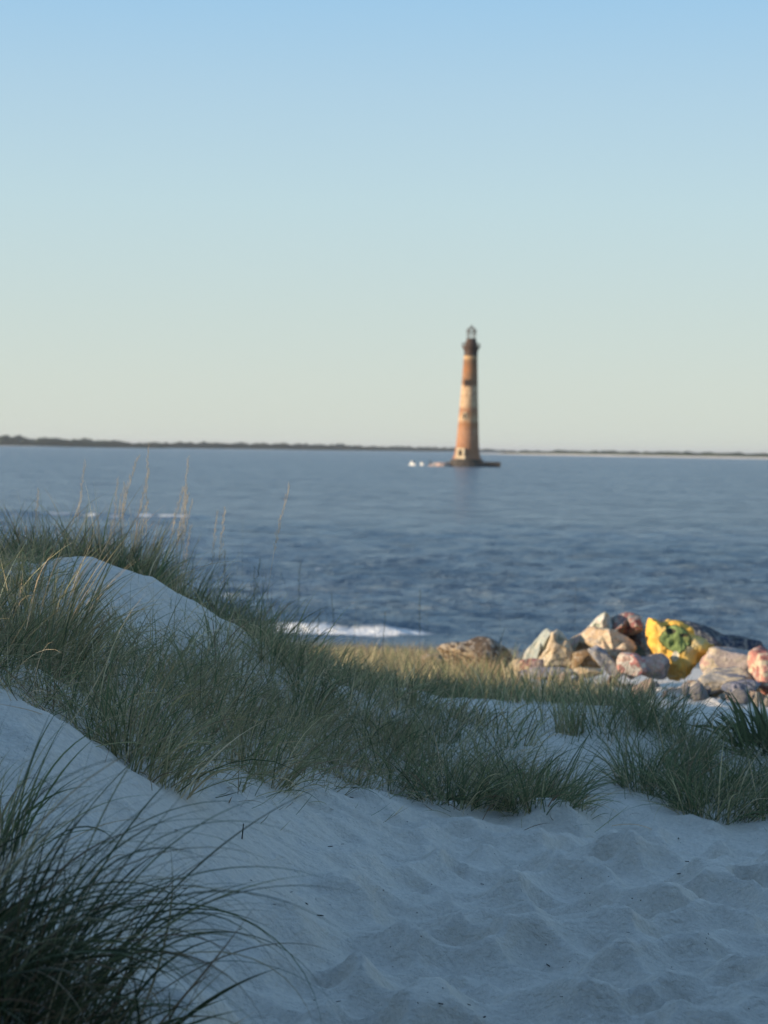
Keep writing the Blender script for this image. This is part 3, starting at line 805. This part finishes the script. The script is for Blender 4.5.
patch('dune_grass', 'short grass spilling over the left end of the bare dune crest', [W(-300, 9.4), W(40, 9.2), W(62, 9.6), W(52, 10.3), W(30, 10.6), W(-300, 10.6)], 60, [
    (1.0, dict(nb=20, L=(.10, .24), spread=1.8, probs=MIXED, width=.0034, tilt=(.1, 1.1), curve=(.3, 1.8)))], 46, .2)
patch('beach_grass', 'straw-coloured grass standing in the sun on the beach in front of the surf', [W(250, 24.5), W(520, 24.5), W(510, 40), W(480, 51), W(330, 54), W(200, 50)], 4.5, [
    (1.0, dict(nb=20, L=(.25, .5), spread=3.0, probs=[2, 2, 3, 3, 3, 1, .2, 7], width=.009, tilt=(.02, .5), curve=(.1, .9))),
    (.6, dict(nb=18, L=(.2, .4), spread=2.5, probs=[3, 3, 2, 2, 1, 1, 0, 6], width=.009, tilt=(.02, .5), curve=(.1, .9)))], 47, .25)
# a few blades and runners on the bare crest
patch('sparse_grass', 'few stray blades on the bare sand of the left dune crest', [W(60, 9.6), W(240, 10.2), W(255, 10.9), W(120, 10.6)], 24, [
    (1.0, dict(nb=5, L=(.08, .26), spread=2.5, probs=MIXED, width=.003, tilt=(.2, 1.3), curve=(-.3, 1.5)))], 45, .2)
# centre mound
P_mid = [W(300, 8.7), W(340, 9.05), W(400, 9.15), W(460, 9.15), W(520, 9.25), W(585, 9.3), W(560, 9.8), W(525, 10.4), W(500, 11.0), W(430, 11.2), W(380, 11.6), W(300, 11.4), W(250, 10.6), W(290, 9.6)]
patch('mound_grass', 'green-grey grass over the low mound in the middle', P_mid, 76, [
    (.8, dict(nb=14, L=(.12, .34), spread=3.0, probs=GREY, width=.0026, tilt=(.3, 1.4), curve=(-.8, 2.0))),
    (1.0, dict(nb=20, L=(.10, .27), spread=1.2, probs=GREY, width=.0036, tilt=(.1, .9), curve=(.3, 1.6), lean=(.4, 0))),
    (.3, dict(nb=14, L=(.15, .36), spread=1.3, probs=DARK, width=.0042, tilt=(.05, .8), curve=(.3, 1.4), lean=(.5, 0)))], 13, .32)
# right mound
P_right = [W(620, 9.75), W(660, 9.7), W(720, 9.5), W(800, 9.4), W(1100, 9.2), W(1100, 10.6), W(800, 10.3), W(735, 10.2), W(695, 10.8), W(655, 11.6), W(560, 12.0), W(575, 11.8), W(600, 10.9)]
patch('mound_grass', 'thick dark green grass over the low mound at the right', P_right, 60, [
    (.6, dict(nb=14, L=(.12, .34), spread=3.0, probs=GREY, width=.0026, tilt=(.3, 1.4), curve=(-.8, 2.0))),
    (1.0, dict(nb=24, L=(.14, .36), spread=1.1, probs=DARK, width=.0038, tilt=(.05, .8), curve=(.2, 1.3), lean=(.35, 0))),
    (.5, dict(nb=16, L=(.16, .40), spread=1.3, probs=GREEN, width=.0040, tilt=(.05, .8), curve=(.3, 1.4), lean=(.35, 0)))], 17, .33)
patch('dead_grass', 'low tangled dead blades creeping from the dune grass down to the path', [W(60, 6.95), W(140, 7.1), W(215, 7.75), W(310, 8.45), W(460, 8.95), W(600, 9.1), W(600, 9.7), W(460, 9.7), W(320, 9.3), W(200, 8.6), W(60, 7.9)], 34, [
    (1.0, dict(nb=9, L=(.06, .24), spread=4.0, probs=[1, 2, 3, 4, 5, 2, .6, 6], width=.0032, tilt=(.6, 1.5), curve=(-1.0, 1.4), lean=(.4, -.3)))], 19, .30)
# thin grass on the sand between and along the back rim of the mounds
P_rim = [W(300, 12.4), W(440, 12.6), W(600, 12.3), W(650, 12.2), W(620, 13.2), W(440, 13.8), W(250, 14.2)]
patch('rim_grass', 'dark fringe of grass along the back edge of the middle dune', P_rim, 48, [
    (1.0, dict(nb=24, L=(.10, .24), spread=1.4, probs=GREEN, width=.0044, tilt=(.05, .6), curve=(.1, 1.2)))], 23, .25)
P_sun = [(-6, 15.5), (-2.2, 15.5), (-1.2, 17.0), (.4, 18.0), (1.4, 18.8), (2.4, 19.6), (2.2, 20.4), (1.5, 21.0), (.6, 24.5), (-2.5, 26), (-7, 26)]
patch('beach_grass', 'sparse sunlit straw-coloured grass on the upper beach before the surf', P_sun, 16, [
    (1.0, dict(nb=16, L=(.2, .46), spread=2.2, probs=[2, 2, 3, 3, 4, 1.5, .3, 6], width=.0065, tilt=(.02, .5), curve=(.1, .9))),
    (.5, dict(nb=18, L=(.18, .38), spread=1.8, probs=MIXED, width=.0065, tilt=(.02, .6), curve=(.1, 1.0)))], 29, .36)
patch('sparse_grass', 'thin scattered grass on the sand gap between the two mounds', [W(455, 10.9), W(560, 10.4), W(600, 11.6), W(560, 12.3), W(440, 12.1)], 7, [
    (1.0, dict(nb=9, L=(.12, .34), spread=1.5, probs=GREEN, width=.0036, tilt=(.05, .7), curve=(.1, 1.2)))], 31, .1)

# ---- single tussocks one can tell apart
def tussock(label, px, d, nb, L, probs, radius=.1, tilt=(.1, 1.1), curve=(.3, 1.6), lean=None, width=.0042, name='grass_tussock', dead=.35, seg=8):
    x, y = W(px, d)
    z = float(height(np.array([x]), np.array([y]))[0])
    root = empty(name, (x, y, z), label, 'grass tussock')
    c_ = np.array([(x, y)])
    k = max(1, nb // 30)
    cc = np.repeat(c_, k, 0)
    grass_obj('green_blades', [clumps(cc, 30, L, 1, probs, width, tilt, curve, lean, seg, radius)], GM.m, root, (x, y, z))
    if dead: grass_obj('dry_blades', [clumps(np.repeat(c_, max(1, int(k * dead)), 0), 30, (L[0] * .6, L[1] * .9), 1.1, STRAW, width * .8, (tilt[0] + .2, tilt[1] + .2), (curve[0], curve[1] + .5), lean, seg, radius)], GM.m, root, (x, y, z))
    return root
tussock('dark spiky tussock at the foot of the middle mound, nearest the path', 540, 9.25, 260, (.2, .5), DARK, .16, lean=(.5, 0))
tussock('dark tussock at the path edge left of the middle mound foot', 455, 9.2, 220, (.18, .4), DARK, .16, lean=(.2, 0))
tussock('small yellow-green upright tuft in the sand gap', 574, 10.9, 110, (.18, .34), [0, 1, 4, 6, 3, 1, 0, 0], .07, (.02, .35), (.1, .6), width=.0045)
tussock('dark tussock at the left foot of the right mound', 652, 9.95, 240, (.22, .48), DARK, .15, lean=(.3, 0))
tussock('spreading tussock at the path edge below the right mound', 722, 9.55, 220, (.22, .5), GREEN, .16, lean=(.5, 0))
tussock('grassy tuft hanging over the sand slope below the left dune', 145, 7.3, 240, (.2, .55), MIXED, .16, lean=(.6, -.1))
tussock('tuft at the lower edge of the left dune grass, above the path', 262, 8.4, 170, (.16, .4), GREY, .14, lean=(.5, 0))
tussock('bright green tuft among the grey grass of the left dune', 45, 8.3, 200, (.35, .7), [0, 2, 6, 8, 4, 3, 1, 0], .14, (.05, .6), (.3, 1.2), lean=(.7, 0))
tussock('leafy dark green bush at the right edge beside the mound', 790, 10.9, 420, (.15, .34), [5, 8, 3, 1, 0, 0, 0, 0], .28, (.02, 1.2), (.1, 1.0), width=.012, name='low_bush', dead=0)

tussock('tall brownish tuft standing on the left dune crest against the sea', 122, 11.3, 200, (.3, .62), [2, 1, 1, 2, 5, 4, 1, 6], .16, (.02, .4), (.1, .8), width=.005)
# ---- big foreground tussock, lower left
fx, fy = -.87, 4.62
fz = float(height(np.array([fx]), np.array([fy]))[0])
root = empty('grass_tussock', (fx, fy, fz), 'large dark tussock of long arching blades in the lower left corner', 'grass tussock')
ctr = np.array([(fx, fy), (fx - .10, fy - .06), (fx + .08, fy + .10), (fx - .16, fy + .14), (fx - .2, fy - .1)])
SHADE_DK = [10, 6, 3, 1, .6, .3, .1, 3]  # the clump's deeper shade and dark core are put into its colours
grass_obj('green_blades', [
    clumps(np.repeat(ctr, 4, 0), 26, (.12, .38), 2.0, SHADE_DK, .0065, (.1, 1.4), (-.2, 1.8), (.2, .1), 10, .18, .5),
    clumps(np.repeat(ctr, 3, 0), 24, (.35, .68), 1.6, SHADE_DK, .0052, (.05, .9), (.0, 1.9), (.35, .15), 14, .15, .6),
    clumps(np.repeat(ctr[:3], 3, 0), 18, (.5, .92), 1.5, SHADE_DK, .0048, (.2, 1.0), (.7, 2.5), (.9, .15), 18, .13, .65)], GM.m, root, (fx, fy, fz))
grass_obj('dry_blades', [
    clumps(np.repeat(ctr, 5, 0), 24, (.15, .45), 2.2, [4, 2, 1, 2, 3, 1.2, .2, 6], .0040, (.2, 1.5), (-.8, 3.2), (.1, .0), 12, .2, .9),
    clumps(ctr[:3], 16, (.5, .8), 1.4, [0, 0, 1, 3, 5, 2, .3, 2], .0030, (.2, .9), (.8, 2.4), (.9, .2), 16, .1)], GM.m, root, (fx, fy, fz))
# a thin one beside it, just out of the left edge
tussock('thin tussock of dark blades at the left edge above the large one', -5, 5.7, 90, (.18, .42), [5, 6, 4, 2, 1, 1, .5, 1], .12, (.05, .7), (.3, 1.4), lean=(.5, 0), seg=12)

# ---- sea oat stalks
MST = Mat('dry_stalk', .7, .2); MST.base(MST.ramp(MST.noise(MST.coord(), 6, 3), [(.3, (.42, .35, .24)), (.7, (.60, .51, .36))]))
MGS = Mat('green_stalk', .7, .2); MGS.base(MGS.ramp(MGS.noise(MGS.coord(), 6, 3), [(.3, (.10, .11, .06)), (.7, (.2, .19, .11))]))
def stalk_mesh(h, lean, seed, r=.0012):
    rs = random.Random(seed); bm = bmesh.new()
    pts = []; x = 0; z = 0; th = .02; n = 14
    for i in range(n + 1):
        pts.append(Vector((x, 0, z))); th += lean / n * (i / n) * 2; x += math.sin(th) * h / n; z += math.cos(th) * h / n
    for i in range(n): tube(bm, pts[i], pts[i + 1], r * (1 - .6 * i / n), r * (1 - .6 * (i + 1) / n), 5)
    me = bpy.data.meshes.new('stalk'); bm.to_mesh(me); bm.free()
    bm = bmesh.new()
    for i in range(34):          # drooping flat spikelets of the seed head
        t = .6 + .4 * i / 34; k = min(n - 1, int(t * n)); p = pts[k].lerp(pts[k + 1], t * n - k)
        a_ = rs.uniform(0, 6.28); l_ = rs.uniform(.012, .026) * (1.15 - .6 * (t - .6) / .4)
        q = p + Vector((math.cos(a_) * l_ * .45 + .003, math.sin(a_) * l_ * .45, l_)); e = q + Vector((math.cos(a_) * .003, math.sin(a_) * .003, .016))
        tube(bm, p, q, .0006, .0005, 4); tube(bm, q, e, .0016, .0005, 5)
    mh = bpy.data.meshes.new('seed_head'); bm.to_mesh(mh); bm.free()
    return me, mh
KS = []
for i in range(6):
    a_, b_ = stalk_mesh([.78, .92, .7, 1.0, .82, .88][i], [.08, .25, .15, .06, .35, .12][i], i)
    a2, b2 = a_.copy(), b_.copy()
    a_.materials.append(MST.m); b_.materials.append(MST.m); a2.materials.append(MGS.m); b2.materials.append(MGS.m)
    KS.append(((a_, b_), (a2, b2)))
def stalk(px, d, k, green, rz, s, label, group, head=True):
    x, y = W(px, d); z = float(height(np.array([x]), np.array([y]))[0]) - .01
    root = empty('sea_oat_stalk', (x, y, z), label, 'plant stalk', group)
    root.rotation_euler = (random.uniform(-.06, .06), random.uniform(-.08, .08), rz); root.scale = (s, s, s)
    st, hd = KS[k % 6][1 if green else 0]
    link_mesh('stem', st, None, root)
    if head: link_mesh('seed_head', hd, None, root)
LG = 'dry sea oat stalks above the left dune crest'
for i, px in enumerate([36, 78, 104, 112, 116, 118, 121, 126, 134, 148, 164, 169, 172, 176, 180, 184, 187, 213, 218, 262]):
    stalk(px + random.uniform(-3, 3), random.uniform(11.4, 12.8), i, False, random.uniform(-.8, .8), random.uniform(.75, 1.08),
          'thin straw-coloured sea oat stalk with seed head above the left dune crest', LG)
CG = 'thin dark stalks before the sea in the middle'
for i, px in enumerate(sorted([random.uniform(225, 430) for _ in range(48)] + [452, 470, 497, 503, 520, 575, 609])):
    stalk(px + random.uniform(-4, 4), random.uniform(12.2, 14.5), i + 2, True, random.uniform(-3, 3), random.uniform(.4, .85),
          'thin dark sea oat stalk rising against the sea from the middle dune', CG, i % 5 == 0)
# a few arching dry stems over the left dune
for lab, px, d, ln, t0, cv, az in (
        ('single dry stem arching over the bare sand of the left dune', 120, 9.2, .75, .5, 1.4, .1),
        ('straight dry stem leaning right from the left dune grass', 62, 8.6, .8, .35, .3, -.2),
        ('dry stem bent left over the grass at the left edge', 40, 8.4, .7, .25, .5, 2.8),
        ('pale stem arching low over the middle of the left dune grass', 105, 8.5, .6, .7, .9, 0.0)):
    x, y = W(px, d); z = float(height(np.array([x]), np.array([y]))[0])
    v, q, cc = blades(np.array([(x, y, z)]), np.array([ln]), np.array([t0]), np.array([az]), np.array([cv]), np.array([.0048]), np.array([(.46, .38, .24)]), 18, np.array([.4]))
    o = grass_obj('dry_stem', [(v, q, cc)], GM.m, None, (x, y, z)); tag(o, lab, 'plant stalk')

# ------------------------------------------------------------------ small things on the sand
MT = Mat('dark_twig', .9, .1); MT.base((.045, .035, .028))
tw_src = []
for i in range(3):
    bm = bmesh.new(); p = Vector((-.5, 0, 0))
    for k in range(3):
        q = p + Vector((.33, random.uniform(-.12, .12), random.uniform(-.05, .08))); tube(bm, p, q, .10, .07, 5); p = q
    me = bpy.data.meshes.new('twig'); bm.to_mesh(me); bm.free(); me.materials.append(MT.m); tw_src.append(me)
from mathutils.bvhtree import BVHTree
bv = BVHTree.FromPolygons([v.co[:] for v in sand.data.vertices], [p.vertices[:] for p in sand.data.polygons if abs(sand.data.vertices[p.vertices[0]].co.x) < 6 and 3 < sand.data.vertices[p.vertices[0]].co.y < 13])
for i in range(75):
    y = 5.2 + 4.0 * random.random() ** 1.2; x = random.uniform(-.9, 2.2) * y / 8
    hit = bv.ray_cast(Vector((x, y, 9)), Vector((0, 0, -1)))
    if hit[0] is None: continue
    o = bpy.data.objects.new('twig', tw_src[i % 3]); C.objects.link(o)
    s = random.uniform(.012, .030) if i % 9 else .034
    o.location = hit[0] + Vector((0, 0, .002)); o.scale = (s, s * random.uniform(.6, 1), s * .7); o.rotation_euler = (0, 0, random.uniform(0, 6.28))
    tag(o, 'tiny dark bit of dry plant lying on the trampled sand', 'twig', 'plant bits on the sand')
# upright dark stub in the slope sand
x, y = W(246, 7.2); z = float(height(np.array([x]), np.array([y]))[0])
bm = bmesh.new(); tube(bm, (0, 0, -.02), (.006, 0, .050), .0026, .002, 6); o = bm_obj('stem_stub', bm, MT.m); o.location = (x, y, z); tag(o, 'short dark stub standing upright in the sand slope', 'twig')

# ------------------------------------------------------------------ boats and rubble by the lighthouse
MW = Mat('white_paint', .5, .5); MW.base((.62, .64, .64))
MG = Mat('tinted_glass', .2, .5); MG.base((.05, .07, .09))
def boat(px, d, label, s, rz):
    root = empty('motor_boat', ((px - 384) / FPX * d, d, SEA_Z), label, 'boat')
    bm = bmesh.new(); rings = []
    for t in np.linspace(0, 1, 9):
        xx = -1.6 + 3.4 * t; w = .75 * (1 - max(0, (t - .45) / .55) ** 2.2) + .02; hgt = .62 + .25 * t * t
        rings.append([bm.verts.new(c_) for c_ in ((xx, -w, hgt), (xx, -w * .85, .1), (xx, 0, -.15), (xx, w * .85, .1), (xx, w, hgt))])
    for a_, b_ in zip(rings[:-1], rings[1:]):
        for i in range(4): bm.faces.new((a_[i], a_[i + 1], b_[i + 1], b_[i]))
        bm.faces.new((a_[4], a_[0], b_[0], b_[4]))
    bm.faces.new(rings[0]); bm.faces.new(rings[-1][::-1])
    bmesh.ops.recalc_face_normals(bm, faces=bm.faces)
    bm_obj('hull', bm, MW.m, root)
    cb = link_mesh('cabin', boxes('cabin', [(-.2, 0, 1.15, 1.3, 1.0, .8)], .06), MW.m, root)
    link_mesh('windscreen', boxes('windscreen', [(.46, 0, 1.25, .06, .85, .4)]), MG.m, cb)
    link_mesh('cabin_roof', boxes('cabin_roof', [(-.2, 0, 1.62, 1.6, 1.15, .1)], .03), MW.m, cb)
    root.rotation_euler = (0, 0, rz); root.scale = (s, s, s)
boat(412, 775, 'small white boat furthest left of the lighthouse', .95, R(-60))
boat(421.5, 790, 'small pale boat between the white boat and the lighthouse', .8, R(-75))
bm = bmesh.new(); tube(bm, (0, 0, -1), (0, 0, 1.9), .3, .25, 10)
o = bm_obj('mooring_post', bm, MC.m); o.location = ((429.5 - 384) / FPX * 770, 770, SEA_Z); tag(o, 'thin post in the water between the boats and lighthouse', 'post')
MR = rock_mat('broken_footing_stone', [PNK, (.30, .2, .17), GRY], .8, 3)
o = link_mesh('rubble_heap', rock_mesh('rubble_heap', (4.6, 2.5, 1.3), 333, 14, 4, .14), MR.m); o.location = ((440 - 384) / FPX * 762, 762, SEA_Z - .05)
tag(o, 'low pinkish heap of rubble just left of the lighthouse base', 'rubble')

# ------------------------------------------------------------------ unseen coastal thicket added to shade the dunes (left of and behind the view)
MLF = Mat('thicket_leaves', .6, .3); MLF.base(MLF.ramp(MLF.noise(MLF.coord(), 1.4, 4, .7), [(.3, (.035, .055, .022)), (.7, (.08, .105, .045))]))
MBK = Mat('thicket_bark', .9, .1); MBK.base((.12, .09, .065))
def shrub_meshes(seed, h, rad, n=5200):
    rs = np.random.default_rng(seed)
    lob = np.stack([rs.normal(0, rad * .42, 12), rs.normal(0, rad * .42, 12), rs.uniform(h * .22, h * .80, 12)], 1); lr = rs.uniform(.38, .6, 12) * rad
    k = rs.integers(0, 12, n); v = rs.normal(size=(n, 3)); v /= np.linalg.norm(v, axis=1)[:, None]
    p = lob[k] + v * (lr[k] * rs.uniform(.35, 1.0, n) ** .5)[:, None]
    a_ = rs.normal(size=(n, 3)); a_ /= np.linalg.norm(a_, axis=1)[:, None]; b_ = np.cross(a_, rs.normal(size=(n, 3))); b_ /= np.linalg.norm(b_, axis=1)[:, None]
    s = rs.uniform(.06, .12, n)[:, None]
    V = np.stack([p - a_ * s, p + b_ * s * .5, p + a_ * s, p - b_ * s * .5], 1).reshape(-1, 3)
    crown = np_mesh('crown', V, np.arange(n * 4).reshape(-1, 4), False)
    bm = bmesh.new()
    for i in range(12):
        m_ = Vector(lob[i]) * .5; m_.z = lob[i][2] * .4
        tube(bm, (rs.normal(0, .12), rs.normal(0, .12), -.1), m_, .06, .04, 6); tube(bm, m_, Vector(lob[i]), .04, .015, 6)
    tr = bpy.data.meshes.new('trunk'); bm.to_mesh(tr); bm.free()
    crown.materials.append(MLF.m); tr.materials.append(MBK.m)
    return crown, tr
SH = [shrub_meshes(500 + i, 3.4, 1.6) for i in range(3)]
spots = []
y = 13.2
while y > -16:
    for row in range(2):
        spots.append((-13.0 - row * 1.9 + random.uniform(-.4, .4), y - row * 1.0 + random.uniform(-.3, .3), random.uniform(.93, 1.02)))
    y -= 1.7
for x in np.arange(-11, 10, 1.8): spots.append((x, -5.0 + random.uniform(-.6, .6), random.uniform(2.0, 2.4)))  # tall rows added out of view to hold back sky light
for y in np.arange(-3.5, 3.5, 1.6): spots.append((6.2 + random.uniform(-.4, .4), y, random.uniform(1.2, 1.5)))
for y in np.arange(-3.5, 4.5, 1.6): spots.append((-6.8 + random.uniform(-.4, .4), y, random.uniform(1.2, 1.5)))
for i, (x, y, s) in enumerate(spots):
    z = float(height(np.array([x]), np.array([y]))[0])
    root = empty('shade_shrub', (x, y, z - .05), 'dense evergreen shrub of the unseen thicket added to shade the dunes', 'shrub', 'unseen shrubs added to shade the dunes')
    root.scale = (s, s, s); root.rotation_euler = (0, 0, random.uniform(0, 6.28))
    cr, tr = SH[i % 3]
    link_mesh('crown', cr, None, root); link_mesh('trunk', tr, None, root)

# ------------------------------------------------------------------ sea haze
MH = bpy.data.materials.new('sea_haze'); MH.use_nodes = True
t_ = MH.node_tree; t_.nodes.remove(t_.nodes['Principled BSDF'])
pv = t_.nodes.new('ShaderNodeVolumePrincipled'); pv.inputs['Color'].default_value = (.93, .95, .97, 1); pv.inputs['Density'].default_value = HAZE; pv.inputs['Anisotropy'].default_value = .2
t_.links.new(pv.outputs[0], t_.nodes['Material Output'].inputs['Volume'])
o = link_mesh('haze', boxes('haze', [(0, 0, 20, 200000, 200000, 70)]), MH)
tag(o, 'thin sea haze paling the far shore', 'haze', None, 'stuff')
